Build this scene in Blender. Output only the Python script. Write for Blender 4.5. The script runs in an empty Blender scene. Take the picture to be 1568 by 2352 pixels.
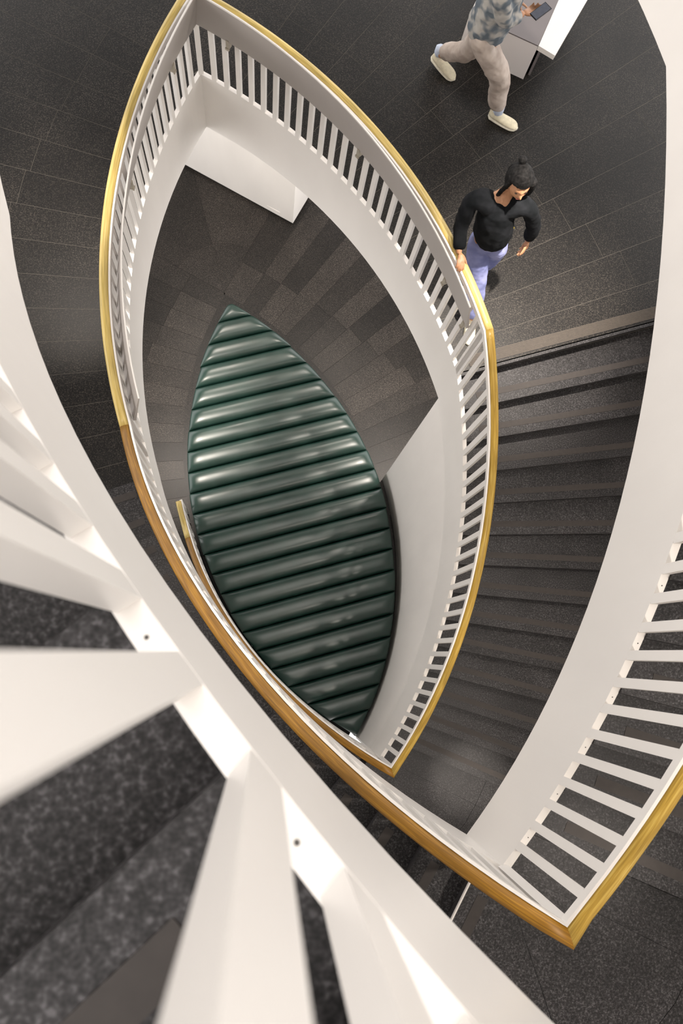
import bpy, bmesh, math, random
from mathutils import Vector, Matrix
import numpy as np
random.seed(7)
SC = bpy.context.scene
COL = SC.collection

# ------------------------------------------------------------------ camera
F_PX, NX, NY, CX, CY = 1999.7, 603.6, 1498.53, 784.0, 1176.0
CAM_Z = 10.911
nd = np.array([NX-CX, NY-CY, F_PX]); nd /= np.linalg.norm(nd)        # straight down, in lens axes (x right, y down, z forward)
ex = np.array([1., 0, 0]); ex -= ex.dot(nd)*nd; ex /= np.linalg.norm(ex)
ey = np.cross(ex, nd); ey = ey if ey[1] < 0 else -ey
def wv(a): return Vector((float(np.dot(a, ex)), float(np.dot(a, ey)), float(-np.dot(a, nd))))
cd = bpy.data.cameras.new('camera'); cam = bpy.data.objects.new('camera', cd); COL.objects.link(cam)
M = Matrix.Identity(4)
for i, a in enumerate(((1, 0, 0), (0, -1, 0), (0, 0, -1))):
    v = wv(np.array(a, float))
    for j in range(3): M[j][i] = v[j]
M[2][3] = CAM_Z
cam.matrix_world = M
cd.sensor_fit = 'VERTICAL'; cd.sensor_height = 36.0; cd.sensor_width = 24.0
cd.lens = 36.0*F_PX/2352.0
cd.clip_start = 0.01; cd.clip_end = 200
cd.dof.use_dof = True; cd.dof.focus_distance = 6.2; cd.dof.aperture_fstop = 7.0
SC.camera = cam
def px(x, y, z):
    """world point at height z seen at photograph pixel x, y"""
    r = np.array([x-CX, y-CY, F_PX]); d = r.dot(nd); h = CAM_Z - z
    return (float(r.dot(ex)/d*h), float(r.dot(ey)/d*h))

# ------------------------------------------------------------------ light
w = bpy.data.worlds.new('world'); SC.world = w; w.use_nodes = True
w.node_tree.nodes['Background'].inputs[0].default_value = (1.0, 0.965, 0.945, 1)
w.node_tree.nodes['Background'].inputs[1].default_value = 2.0
def area(name, loc, size, energy, col=(1, .95, .9), rot=(0, 0, 0), sy=None):
    l = bpy.data.lights.new(name, 'AREA'); l.energy = energy; l.size = size; l.color = col
    if sy: l.shape = 'RECTANGLE'; l.size_y = sy
    o = bpy.data.objects.new(name, l); COL.objects.link(o); o.location = loc; o.rotation_euler = rot
    return o
area('ceiling_light', (0.35, 1.7, 17.5), 2.6, 150, sy=5.0)
def spot(name, loc, energy, ang=80, col=(1, .90, .80), r=.05):
    l = bpy.data.lights.new(name, 'SPOT'); l.energy = energy; l.spot_size = math.radians(ang); l.spot_blend = 1.0; l.color = col; l.shadow_soft_size = r
    o = bpy.data.objects.new(name, l); COL.objects.link(o); o.location = loc; return o
spot('downlight_or_fill', (2.0, 2.80, 7.95), 1100, 38); spot('downlight_or_fill', (-1.7, 3.2, 7.95), 480, 38)
for x_, y_ in ((.9, 6.3), (-2.4, 5.6), (3.6, 4.6)): spot('downlight_or_fill', (x_, y_, 7.95), 25, 80)
for x_, y_ in ((1.9, 2.7), (-1.2, 2.8)): spot('downlight_or_fill', (x_, y_, 3.55), 420, 50)
for x_, y_ in ((1.1, 4.6), (-.9, 5.0)): spot('downlight_or_fill', (x_, y_, 3.55), 150, 110)
spot('downlight_or_fill', (2.03, -1.22, 5.85), 300, 15); spot('downlight_or_fill', (1.56, -.97, 10.2), 220, 13)
spot('downlight_or_fill', (2.5, .9, 6.9), 80, 130); spot('downlight_or_fill', (1.25, 4.1, 7.95), 90, 150); spot('downlight_or_fill', (2.0, -1.2, 5.8), 120, 140)  # added wide fill, no fittings there: right flight, display block, low landing
spot('downlight_or_fill', (2.2, -.9, 10.1), 140, 120); spot('downlight_or_fill', (-1.4, .4, 8.0), 90, 140)  # two more added fill spots, brightening the upper landing and left flight
SC.view_settings.view_transform = 'Standard'; SC.view_settings.look = 'None'
SC.view_settings.gamma = 1.0; SC.view_settings.use_curve_mapping = False
SC.view_settings.exposure = 0.50

# ------------------------------------------------------------------ levels and plan
Z_G, Z_L = 0.0, 4.366            # ground floor, gallery floor (tops of the white edge)
Z_LOW, Z_UP = 2.266, 6.655       # half landings below and above the gallery
Z_M, Z_TOP = 8.755, 11.044       # next floor and the landing beside the lens
FD = 0.728                       # depth of the white edge
DROP = 0.04                      # floors sit a little below the top of the edge
T = np.array([-0.5733, 4.6760]); B = np.array([1.1423, -0.9994])
u = (B-T)/np.linalg.norm(B-T); n = np.array([-u[1], u[0]]); LEN = float(np.linalg.norm(B-T))
RC = {-1: (np.array([3.13128, 2.69885]), 4.199195, math.radians(44.9085)), 1: (np.array([-2.42643, 1.01879]), 4.0999, math.radians(46.30894))}
def PT(k, d, side):
    C, R, tm = RC[side]; th = k*tm/14
    return C + (R+d)*(u*math.sin(th) + side*n*math.cos(th))
def kend(d, side):
    C, R, tm = RC[side]; return 14*math.acos(R*math.cos(tm)/(R+d))/tm
def frac(k, side):                # 0 at mid-arc, 1 at the lower tip
    C, R, tm = RC[side]; s2 = 2*math.sin(k*tm/14)*R/LEN
    return max(0.0, 0.5*s2 + 0.5*k/14)
def kp(k, side):
    if side > 0: return k*0.985+0.06 if k < 0 else k+0.06
    return k if k <= 0 else k*0.985-0.05
def SP(k, d, side):               # stair lines: from the arc outward
    kk = kp(k, side)
    if side < 0 or k <= 0: return PT(kk, d, side)
    a = math.radians(16.6-3.07*k); return PT(kk, 0, 1) + d*np.array([math.cos(a), math.sin(a)])

# ------------------------------------------------------------------ helpers
def tag(o, label=None, cat=None, group=None, kind=None):
    if label: o['label'] = label
    if cat: o['category'] = cat
    if group: o['group'] = group
    if kind: o['kind'] = kind
    return o
def empty(name, loc=(0, 0, 0), label=None, cat=None, group=None, kind=None):
    o = bpy.data.objects.new(name, None); COL.objects.link(o); o.location = loc; o.empty_display_size = .1
    return tag(o, label, cat, group, kind)
def link(name, me, mats, parent=None):
    o = bpy.data.objects.new(name, me); COL.objects.link(o)
    for m_ in (mats if isinstance(mats, (list, tuple)) else [mats]): me.materials.append(m_)
    if parent is not None:
        o.parent = parent
        gp = parent; off = Vector((0, 0, 0))
        while gp is not None: off += gp.location; gp = gp.parent
        o.location = -off
    return o
def mesh(name, verts, faces, mat, parent=None, smooth=False, bevel=0):
    bm = bmesh.new(); vs = [bm.verts.new(v) for v in verts]
    for f in faces:
        try: bm.faces.new([vs[i] for i in f])
        except ValueError: pass
    bmesh.ops.recalc_face_normals(bm, faces=bm.faces)
    if bevel: bmesh.ops.bevel(bm, geom=list(bm.edges), offset=bevel, segments=1, affect='EDGES', clamp_overlap=True)
    if smooth:
        for f in bm.faces: f.smooth = True
    me = bpy.data.meshes.new(name); bm.to_mesh(me); bm.free()
    return link(name, me, mat, parent)
def prism(pts, z0, z1):
    """verts, faces of an upright prism; z0/z1 numbers or lists"""
    m_ = len(pts); z0 = z0 if isinstance(z0, (list, tuple)) else [z0]*m_; z1 = z1 if isinstance(z1, (list, tuple)) else [z1]*m_
    v = [(p[0], p[1], z0[i]) for i, p in enumerate(pts)] + [(p[0], p[1], z1[i]) for i, p in enumerate(pts)]
    f = [tuple(range(m_)), tuple(range(m_, 2*m_))] + [(i, (i+1) % m_, m_+(i+1) % m_, m_+i) for i in range(m_)]
    return v, f
def join(*parts):
    V, Fc = [], []
    for v, f in parts:
        o = len(V); V += list(v); Fc += [tuple(i+o for i in q) for q in f]
    return V, Fc
def sweep(rings, closed_ends=True):
    m_ = len(rings[0]); V = [p for r in rings for p in r]; Fc = []
    for i in range(len(rings)-1):
        for j in range(m_):
            a, b_ = i*m_+j, i*m_+(j+1) % m_; Fc.append((a, b_, b_+m_, a+m_))
    if closed_ends: Fc += [tuple(range(m_)), tuple(range(len(V)-m_, len(V)))]
    return V, Fc
def krange(a, b, step=0.5):
    m_ = max(1, int(round(abs(b-a)/step))); return [a+(b-a)*i/m_ for i in range(m_+1)]
def arc_sweep(name, side, k0, k1, prof, zf, mat, parent, tip=None, smooth=False, step=0.5):
    """prof: (offset outward, height above zf). tip: at +14 / -14 each vertex runs on to the mitre line"""
    rings = []
    ks = krange(k0, k1, step)
    for i, k in enumerate(ks):
        ring = []
        for d, dz in prof:
            kk = k
            if tip and abs(k-tip) < 1e-6: kk = math.copysign(kend(d, side), tip)
            p = PT(kk, d, side); ring.append((p[0], p[1], zf(k)+dz))
        rings.append(ring)
    return mesh(name, *sweep(rings), mat, parent, smooth=smooth)

# ------------------------------------------------------------------ materials
def nodes(name):
    m_ = bpy.data.materials.new(name); m_.use_nodes = True; nt = m_.node_tree
    return m_, nt, nt.nodes['Principled BSDF']
def N(nt, t, **kw):
    x = nt.nodes.new(t)
    for k, v in kw.items():
        if k.startswith('i_'): x.inputs[k[2:].replace('_', ' ')].default_value = v
        else: setattr(x, k, v)
    return x
def ramp(nt, fac, stops):
    r = nt.nodes.new('ShaderNodeValToRGB'); nt.links.new(fac, r.inputs[0])
    el = r.color_ramp.elements
    while len(el) < len(stops): el.new(0.5)
    for e, (p, c) in zip(el, stops): e.position = p; e.color = (*c, 1)
    return r.outputs[0]
def mixc(nt, a, b, fac, mode='MIX'):
    x = N(nt, 'ShaderNodeMix', data_type='RGBA', blend_type=mode)
    for s, v in ((0, fac), (6, a), (7, b)):
        if hasattr(v, 'is_linked') or hasattr(v, 'links'): nt.links.new(v, x.inputs[s])
        else: x.inputs[s].default_value = v if s == 0 else (*v, 1)
    return x.outputs[2]
def granite(name, dark, light, rough=.45, var=.35, fine=105, wear=.25):
    m_, nt, bs = nodes(name)
    g = N(nt, 'ShaderNodeNewGeometry'); oi = N(nt, 'ShaderNodeObjectInfo')
    n1 = N(nt, 'ShaderNodeTexNoise', i_Scale=fine, i_Detail=1.0, i_Roughness=.8); nt.links.new(g.outputs['Position'], n1.inputs['Vector'])
    n2 = N(nt, 'ShaderNodeTexNoise', i_Scale=2.2, i_Detail=3.0); nt.links.new(g.outputs['Position'], n2.inputs['Vector'])
    c = ramp(nt, n1.outputs['Fac'], [(0.34, tuple(x*.4 for x in dark)), (0.5, dark), (0.60, tuple(x*.5 for x in light)), (0.72, light)])
    v = ramp(nt, oi.outputs['Random'], [(0, (1-var,)*3), (.5, (1,)*3), (1, (1+var*.6,)*3)])
    c = mixc(nt, c, v, 1.0, 'MULTIPLY')
    wr = ramp(nt, n2.outputs['Fac'], [(.35, (1-wear,)*3), (.65, (1+wear,)*3)])
    c = mixc(nt, c, wr, 1.0, 'MULTIPLY')
    nt.links.new(c, bs.inputs['Base Color'])
    rr = N(nt, 'ShaderNodeMapRange', i_To_Min=rough-.08, i_To_Max=rough+.12); nt.links.new(n1.outputs['Fac'], rr.inputs[0]); nt.links.new(rr.outputs[0], bs.inputs['Roughness'])
    bs.inputs['Specular IOR Level'].default_value = .28
    bp = N(nt, 'ShaderNodeBump', i_Strength=.25, i_Distance=.002); nt.links.new(n1.outputs['Fac'], bp.inputs['Height']); nt.links.new(bp.outputs[0], bs.inputs['Normal'])
    return m_
def paint(name, col, rough=.35, mott=.03):
    m_, nt, bs = nodes(name)
    g = N(nt, 'ShaderNodeNewGeometry'); n1 = N(nt, 'ShaderNodeTexNoise', i_Scale=3.0, i_Detail=3.0)
    mp = N(nt, 'ShaderNodeMapping'); mp.inputs['Scale'].default_value = (1, 1, .3)
    nt.links.new(g.outputs['Position'], mp.inputs[0]); nt.links.new(mp.outputs[0], n1.inputs['Vector'])
    c = ramp(nt, n1.outputs['Fac'], [(.3, tuple(x*(1-mott) for x in col)), (.7, tuple(min(1, x*(1+mott)) for x in col))])
    nt.links.new(c, bs.inputs['Base Color']); bs.inputs['Roughness'].default_value = rough
    return m_
def wood(name, a, b, seed=0.0, rough=.38):
    m_, nt, bs = nodes(name)
    g = N(nt, 'ShaderNodeAttribute', attribute_name='grain'); mp = N(nt, 'ShaderNodeMapping'); mp.inputs['Location'].default_value = (seed, seed, 0); mp.inputs['Scale'].default_value = (1.6, 42, 42)
    nt.links.new(g.outputs['Vector'], mp.inputs[0])
    n1 = N(nt, 'ShaderNodeTexNoise', i_Scale=3.0, i_Detail=6.0, i_Distortion=.5); nt.links.new(mp.outputs[0], n1.inputs['Vector'])
    n2 = N(nt, 'ShaderNodeTexNoise', i_Scale=2.2, i_Detail=2.0); nt.links.new(g.outputs['Vector'], n2.inputs['Vector'])
    c = ramp(nt, n1.outputs['Fac'], [(.3, tuple(x*.70 for x in a)), (.5, a), (.68, b)])
    v = ramp(nt, n2.outputs['Fac'], [(.35, (.84,)*3), (.65, (1.12,)*3)])
    nt.links.new(mixc(nt, c, v, 1.0, 'MULTIPLY'), bs.inputs['Base Color']); bs.inputs['Roughness'].default_value = rough
    bp = N(nt, 'ShaderNodeBump', i_Strength=.15, i_Distance=.001); nt.links.new(n1.outputs['Fac'], bp.inputs['Height']); nt.links.new(bp.outputs[0], bs.inputs['Normal'])
    return m_
def plain(name, col, rough=.6, metal=0.0, sheen=0):
    m_, nt, bs = nodes(name); g = N(nt, 'ShaderNodeNewGeometry'); n1 = N(nt, 'ShaderNodeTexNoise', i_Scale=40.0, i_Detail=2.0); nt.links.new(g.outputs['Position'], n1.inputs['Vector'])
    c = ramp(nt, n1.outputs['Fac'], [(.3, tuple(x*.9 for x in col)), (.7, tuple(min(1, x*1.08) for x in col))])
    nt.links.new(c, bs.inputs['Base Color']); bs.inputs['Roughness'].default_value = rough; bs.inputs['Metallic'].default_value = metal
    return m_
M_WHITE = paint('white_paint', (.80, .77, .735), .38, .025)
M_WALL = paint('white_plaster', (.78, .75, .715), .6, .03)
M_GRAN_L = granite('granite_gallery', (.0085, .0072, .0062), (.046, .040, .033), .42, .22)
M_GRAN_G = granite('granite_ground', (.019, .0158, .0138), (.085, .073, .063), .42, .5, wear=.15)
M_GRAN_S = granite('granite_steps', (.026, .0245, .0255), (.085, .081, .085), .48, .15)
M_GROUT_L = plain('grout_gallery', (.10, .09, .075), .8)
M_GROUT_G = plain('grout_ground', (.012, .010, .009), .8)
M_STRIP = plain('nosing_rubber', (.036, .030, .027), .7)
M_RIB = plain('nosing_brass', (.075, .058, .040), .6)
M_PALE = wood('oak_pale', (.58, .43, .13), (.70, .54, .20), 0)
M_HONEY = wood('oak_honey', (.42, .26, .038), (.58, .41, .10), 3)
M_BROWN = wood('oak_brown', (.25, .115, .006), (.38, .19, .013), 7, .5)
M_PLATE = paint('steel_plate_grey', (.43, .395, .37), .42, .04)
M_BRACKET = plain('bracket_steel', (.42, .38, .31), .4, .3)

W = 2.0     # width of flights

# ------------------------------------------------------------------ floors
def floor_tiles(parent, z, mat, rings_of, kmaxR, kmaxL, dmax, thick=.02, gap=.0016, din=.036, fan=True, tipd=1.0):
    cnt = 0
    for side, kmax in ((1, kmaxR), (-1, kmaxL)):
        for k in range(-14, kmax):
            a, b_ = kp(k, side), kp(k+1, side)
            if k == -14: a = -14
            r0 = rings_of(k, side); ds = [din]; x = r0
            while x < dmax: ds.append(x); x += 1.2
            ds.append(dmax)
            for j in range(len(ds)-1):
                d0, d1 = ds[j], ds[j+1]
                if d1-d0 < .05: continue
                ga = gap/(4.1*math.radians(3.3)); gb = gap/((4.1+d1)*math.radians(3.3))
                q = [PT(a+ga, d0+gap, side), PT((a+b_)/2, d0+gap, side), PT(b_-ga, d0+gap, side), PT(b_-gb, d1-gap, side), PT((a+b_)/2, d1-gap, side), PT(a+gb, d1-gap, side)]
                mesh('tile', *prism(q, z-thick, z), mat, parent); cnt += 1
    if fan:
        angs = [63.1, 104.5, 151.9]
        for a0, a1 in zip(angs, angs[1:]):
            ds = [din+.03, tipd, tipd+1.2, dmax]
            for j in range(3):
                def P(a, d, s): 
                    a = math.radians(a); nn = np.array([-math.sin(a), math.cos(a)])*s*gap
                    return T + d*np.array([math.cos(a), math.sin(a)]) + nn
                m1 = (a0+a1)/2
                q = [P(a0, ds[j]+gap, 1), P(m1, ds[j]+gap, 0), P(a1, ds[j]+gap, -1), P(a1, ds[j+1]-gap, -1), P(m1, ds[j+1]-gap, 0), P(a0, ds[j+1]-gap, 1)]
                mesh('tile', *prism(q, z-thick, z), mat, parent)
def ringsL(k, side):
    tab = {-14: .85, -13: .862, -12: .878, -11: .9, -10: .938, -9: .975, -8: 1.02, -7: 1.08, -6: 1.17, -5: 1.3, -4: 1.41, -3: 1.55, -2: 1.71, -1: 1.9}
    return tab.get(k, 1.95)
def ringsG(k, side): return max(.42, ringsL(k, side)-.355) if k < -4 else {-4: 1.0, -3: 1.12, -2: 1.3, -1: 1.5}.get(k, 1.1)
floor_L = empty('floor', (1.8, 3.6, Z_L-DROP), 'dark speckled granite gallery floor laid in radial tiles around the railed opening', 'floor', kind='structure')
floor_tiles(floor_L, Z_L-DROP, M_GRAN_L, ringsL, 0, 1, 4.4)
# slab under the gallery tiles (with the grout showing in the joints)
def slab(name, z1, z0, k0R, k1R, k0L, k1L, dmax, mat, parent, d0=.036, fan=True):
    parts = []
    for side, a, b_ in ((1, k0R, k1R), (-1, k0L, k1L)):
        for k in range(a, b_):
            ka, kb = kp(k, side), kp(k+1, side)
            if k == -14: ka = -14
            parts.append(prism([PT(ka, d0, side), PT(kb, d0, side), PT(kb, dmax, side), PT(ka, dmax, side)], z0, z1))
    if fan:
        for a0, a1 in ((63.1, 104.5), (104.5, 151.9)):
            P = lambda a, d: T+d*np.array([math.cos(math.radians(a)), math.sin(math.radians(a))])
            parts.append(prism([P(a0, d0+.01), P(a1, d0+.01), P(a1, dmax), P((a0+a1)/2, dmax*1.05), P(a0, dmax)], z0, z1))
    return mesh(name, *join(*parts), mat, parent)
slab('slab', Z_L-DROP-.0012, Z_L-FD+.02, -14, 0, -14, 1, 4.4, M_GROUT_L, floor_L)
floor_G = empty('floor', (-1.3, 3.4, Z_G-DROP), 'dark brown granite ground floor tiled in rays around the green bench', 'floor', kind='structure')
floor_tiles(floor_G, Z_G-DROP, M_GRAN_G, ringsG, 2, 1, 3.6, din=-.02, tipd=.7)
slab('slab', Z_G-DROP-.003, Z_G-.3, -14, 14, -14, 14, 3.6, M_GROUT_G, floor_G, d0=-.009)
# paving under the bench and the remaining ground
inner = [PT(k, -.01, 1) for k in krange(-13.9, 13.9, 1)] + [PT(k, -.01, -1) for k in krange(13.9, -13.9, 1)]
mesh('ground_bed', *prism(inner, Z_G-.3, Z_G-DROP-.001), M_GRAN_G, floor_G)
# upper floor slab, only its rim is in view
floor_M = empty('floor', (-2.0, 3.0, Z_M-DROP), 'upper storey floor slab behind the white fascia at the left edge of the picture', 'floor', kind='structure')
slab('slab', Z_M-DROP, Z_M-FD+.02, -14, 0, -14, 1, 4.2, M_GRAN_S, floor_M)
# unseen storey added above the lens: slab, flights and roof that shade the stairs
Z_5 = Z_M+4.389
def over(side, z0, z1):
    R_ = []
    for k in krange(0, 14, 1):
        zz = z0+(z1-z0)*frac(k, side); a, b_ = PT(k, .01, side), PT(k, W, side)
        R_.append([(a[0], a[1], zz-FD), (b_[0], b_[1], zz-FD), (b_[0], b_[1], zz), (a[0], a[1], zz)])
    return sweep(R_)
_P = []
for side in (1, -1):
    for k in range(-14, 0): _P.append(prism([PT(k, .01, side), PT(k+1, .01, side), PT(k+1, 4.2, side), PT(k, 4.2, side)], Z_5-FD, Z_5))
for a0, a1 in ((63.1, 104.5), (104.5, 151.9)):
    _Q = lambda a, d: T+d*np.array([math.cos(math.radians(a)), math.sin(math.radians(a))])
    _P.append(prism([_Q(a0, .01), _Q(a1, .01), _Q(a1, 4.2), _Q((a0+a1)/2, 4.4), _Q(a0, 4.2)], Z_5-FD, Z_5))
_lp = [B+d*np.array([math.cos(math.radians(a)), math.sin(math.radians(a))]) for a, d in ((-26, .05), (-26, W), (-55, W), (-85, W), (-118, W), (-118, .05))]
_P.append(prism([(-5, -3.5), (6, -3.5), (6, 9), (-5, 9)], 17.62, 17.8))  # added roof sheet keeping world light out of the void
_P += [over(1, Z_5, Z_TOP), over(-1, Z_5, Z_TOP+4.389), prism(_lp, Z_TOP-FD+.1, Z_TOP-.04)]
tag(mesh('unseen_ceiling', *join(*_P), M_WALL), 'unseen white soffits and roof added above the lens to block overhead light', 'unseen_ceiling', kind='structure')

# ------------------------------------------------------------------ white edges (fascias)
FPROF = [(0, 0), (.035, 0), (.035, -FD), (0, -FD)]
def zlin(z0, z1, side):
    return lambda k: z0+(z1-z0)*frac(k, side)
def fascia(name, label, cat, loc, pieces, kind=None, mat=M_WHITE):
    o = empty(name, loc, label, cat, kind=kind)
    for nm, side, k0, k1, zf, tip in pieces:
        arc_sweep(nm, side, k0, k1, FPROF, zf, mat, o, tip=tip, step=.5)
    return o
zc = lambda z: (lambda k: z)
fascia('trim_1', 'white curved fascia rimming the almond shaped gallery opening', 'fascia', (-.57, 4.67, Z_L), [('fascia_panel', 1, -14, 0, zc(Z_L), -14), ('fascia_panel', -1, -14, 0, zc(Z_L), -14)], kind='structure')
fascia('trim_2', 'white fascia of the upper storey at the right and left picture edges', 'fascia', (-.57, 4.67, Z_M), [('fascia_panel', 1, -14, 0, zc(Z_M), -14), ('fascia_panel', -1, -14, 0, zc(Z_M), -14)], kind='structure')

# ------------------------------------------------------------------ flights
def dvec(k, side):
    a = SP(k, 0, side); b_ = SP(k, 1, side); v = b_-a; return v/np.linalg.norm(v)
def flight(label, side, z0, z1, mat, zmin=None):
    """z0 at mid-arc (k=0), z1 at the lower tip (k=14)"""
    zf = zlin(z0, z1, side); r = (z1-z0)/14
    c = SP(7, 1, side)
    fl = empty('stair_flight', (c[0], c[1], min(z0, z1)), label, 'staircase')
    down = z1 < z0
    # stringer with its sloping white face
    rings = []
    for k in krange(0, 14, .5):
        ring = []
        for d, dz in FPROF:
            kk = kend(d, side) if k == 14 else k
            p = PT(kk, d, side); zz = zf(k)+dz
            if zmin is not None: zz = max(zz, zmin)
            ring.append((p[0], p[1], zz))
        rings.append(ring)
    mesh('stringer', *sweep(rings), M_WHITE, fl)
    # soffit slab
    rings = []
    for k in krange(0, 14, 1):
        zb = zf(k)-FD
        if zmin is not None: zb = max(zb, -.25)
        zt = zb+.05; a, b_ = PT(k, .034, side), PT(k, W, side)
        rings.append([(a[0], a[1], zb), (b_[0], b_[1], zb), (b_[0], b_[1], zt), (a[0], a[1], zt)])
    mesh('soffit', *sweep(rings), M_WALL, fl)
    ks = range(1, 14)
    for k in ks:
        z = z0 + r*k - DROP
        if down: ka, kb, kn = k-1, k, k       # tread runs from the riser above (k-1) to its own nosing k
        else:    ka, kb, kn = k, k+1, k
        sgn = 1 if down else -1               # nosing projects towards +k when descending in k
        D0, D1 = .036, W
        def L2(kk, sh, d):                    # point on line kk moved sh metres along the walk
            p = SP(kk, d, side); v = dvec(kk, side); t_ = np.array([v[1], -v[0]])*(1 if side > 0 else -1)
            return p + t_*sh
        lip = .022
        far = ka if kn == kb else kb
        # slab of the tread
        nose0, nose1 = L2(kn, sgn*lip, D0), L2(kn, sgn*lip, D1)
        back0, back1 = L2(far, 0, D0), L2(far, 0, D1)
        tread = prism([nose0, nose1, back1, back0], z-.045, z)
        zb = z-abs(r)+.0 if True else z
        zlow = max(z-abs(r)-.22, (zmin if zmin is not None else -9))
        body = prism([L2(kn, 0, D0), L2(kn, 0, D1), L2(far, -sgn*.0, D1), L2(far, 0, D0)], zlow, z-.0452)
        st = mesh('step', *join(tread, body), mat, fl)
        a0, a1 = -.045*sgn, -.095*sgn
        if k < 14:
            q = [L2(kn, a0, .16), L2(kn, a0, D1-.1), L2(kn, a1, D1-.1), L2(kn, a1, .16)]
            mesh('nosing_strip', *prism(q, z-.001, z+.003), M_STRIP, st)
    return fl
fl_low_right = flight('dark granite flight descending from the gallery on the right of the green bench', 1, Z_L, Z_LOW, M_GRAN_S)
fl_low_left = flight('lowest dark flight between the ground floor and the half landing, left of the bench', -1, Z_G, Z_LOW, M_GRAN_S, zmin=-.04)
fl_up_left = flight('dark flight climbing from the gallery along the outside of the brown handrail', -1, Z_L, Z_UP, M_GRAN_S)
fl_up_right = flight('upper flight behind the broad white stringer and balusters at the right edge', 1, Z_M, Z_UP, M_GRAN_S)
fl_near = flight('blurred flight nearest the lens, seen between the big white balusters', -1, Z_M, Z_TOP, M_GRAN_S)

# ribbed strip along the gallery edge at the top of the flight
def edge_strip(parent, side, z, k=0, m_rib=True):
    v = dvec(k, side); t_ = np.array([v[1], -v[0]])*(1 if side > 0 else -1)
    P = lambda sh, d: SP(k, d, side)+t_*sh
    base = mesh('warning_strip', *prism([P(-.03, .13), P(-.03, W-.05), P(-.125, W-.05), P(-.125, .13)], z-.001, z+.003), M_STRIP, parent)
    for i in range(8):
        s = -.036-i*.0115
        mesh('rib', *prism([P(s, .135), P(s, W-.06), P(s-.005, W-.06), P(s-.005, .135)], z+.003, z+.0055), M_RIB, base)
edge_strip(floor_L, 1, Z_L-DROP)
# riser below the gallery edge
for side, z0_, z1_, par in ((1, Z_L-DROP, Z_L-FD, floor_L),):
    v = dvec(0, 1); t_ = np.array([v[1], -v[0]])
    P = lambda sh, d: SP(0, d, 1)+t_*sh
    mesh('riser', *join(prism([P(.022, .036), P(.022, W), P(-.01, W), P(-.01, .036)], z0_-.045, z0_), prism([P(0, .036), P(0, W), P(-.01, W), P(-.01, .036)], z0_-.3, z0_-.0452)), M_GRAN_S, par)

# ------------------------------------------------------------------ half landings
def screws(fl, side, z0, z1, k_first):
    zf = zlin(z0, z1, side); m_ = plain('screw_head', (.05, .045, .04), .5)
    k = k_first
    while k < 13.9:
        p = PT(k, .019, side); q = [p+.0027*np.array([math.cos(a), math.sin(a)]) for a in [i*math.pi/4 for i in range(8)]]
        zs = zf(k); g_ = (zf(k+.1)-zf(k-.1))/.2
        mesh('screw', *prism(q, zs-.004, zs+.0022), m_, fl); k += 1.0
screws(fl_near, -1, Z_M, Z_TOP, 1.07); screws(fl_up_right, 1, Z_M, Z_UP, 1.25)
def landing(label, z, kR, kL, top_nosing):
    ln = empty('landing', (B[0]+.8, B[1]-.8, z-DROP), label, 'landing')
    zt = z-DROP
    a0, a1 = 16.6-3.07*14, 241.7-360
    # area next to the right flight: from its last line kR to the tip
    angs = [a0, -72, a1]
    Pb = lambda a, d: B+d*np.array([math.cos(math.radians(a)), math.sin(math.radians(a))])
    g = .0016
    slabs = []
    def piece(q): mesh('tile', *prism(q, zt-.02, zt), M_GRAN_S, ln); slabs.append(prism(q, zt-FD+.04, zt-.0215))
    # strip between line kR and the tip on the right arc
    q = [SP(kR, .036, 1), SP(kR, 1.05, 1), Pb(a0, 1.05), Pb(a0, .055), PT(13.95, .036, 1)]
    piece(q)
    q = [SP(kR, 1.053, 1), SP(kR, W, 1), Pb(a0, W), Pb(a0, 1.053)]
    piece(q)
    for i in range(len(angs)-1):
        x0, x1 = angs[i], angs[i+1]
        for d0, d1 in ((.055, 1.05), (1.053, W)):
            gg0 = math.degrees(g/max(d0, .3)); gg1 = math.degrees(g/d1)
            mids = [x0+(x1-x0)*f_/4 for f_ in (1, 2, 3)]
            q = [Pb(x0-gg0, d0), Pb(x0-gg1, d1)] + [Pb(m_, d1) for m_ in mids] + [Pb(x1+gg1, d1), Pb(x1+gg0, d0)] + [Pb(m_, d0) for m_ in mids[::-1]]
            piece(q)
    q = [Pb(a1, .055), PT(13.95, .036, -1), SP(kL, .036, -1), SP(kL, 1.05, -1), Pb(a1, 1.05)]
    piece(q)
    q = [SP(kL, 1.053, -1), SP(kL, W, -1), Pb(a1, W), Pb(a1, 1.053)]
    piece(q)
    mesh('landing_slab', *join(*slabs), M_GROUT_G, ln)
    # nosing of the landing above the left flight
    v = dvec(kL, -1); t_ = -np.array([v[1], -v[0]])
    P = lambda sh, d: SP(kL, d, -1)+t_*sh
    mesh('nosing', *join(prism([P(-.022, .036), P(-.022, W), P(.0, W), P(.0, .036)], zt-.045, zt), prism([P(-.002, .036), P(-.002, W), P(.003, W), P(.003, .036)], zt-.2, zt-.0452)), M_GRAN_S, ln)
    mesh('nosing_strip', *prism([P(.03, .17), P(.03, W-.1), P(.085, W-.1), P(.085, .17)], zt-.001, zt+.003), M_STRIP, ln)
    if top_nosing:
        mesh('white_edge_line', *prism([P(-.030, .05), P(-.030, W), P(-.0225, W), P(-.0225, .05)], zt-.02, zt-.001), M_WHITE, ln)
    return ln
landing('dark granite half landing below the gallery at the lower tip of the inner handrail', Z_LOW, 13, 14, False)
landing('dark granite half landing at the bottom right beneath the big handrail corner', Z_UP, 13, 14, True)

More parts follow.
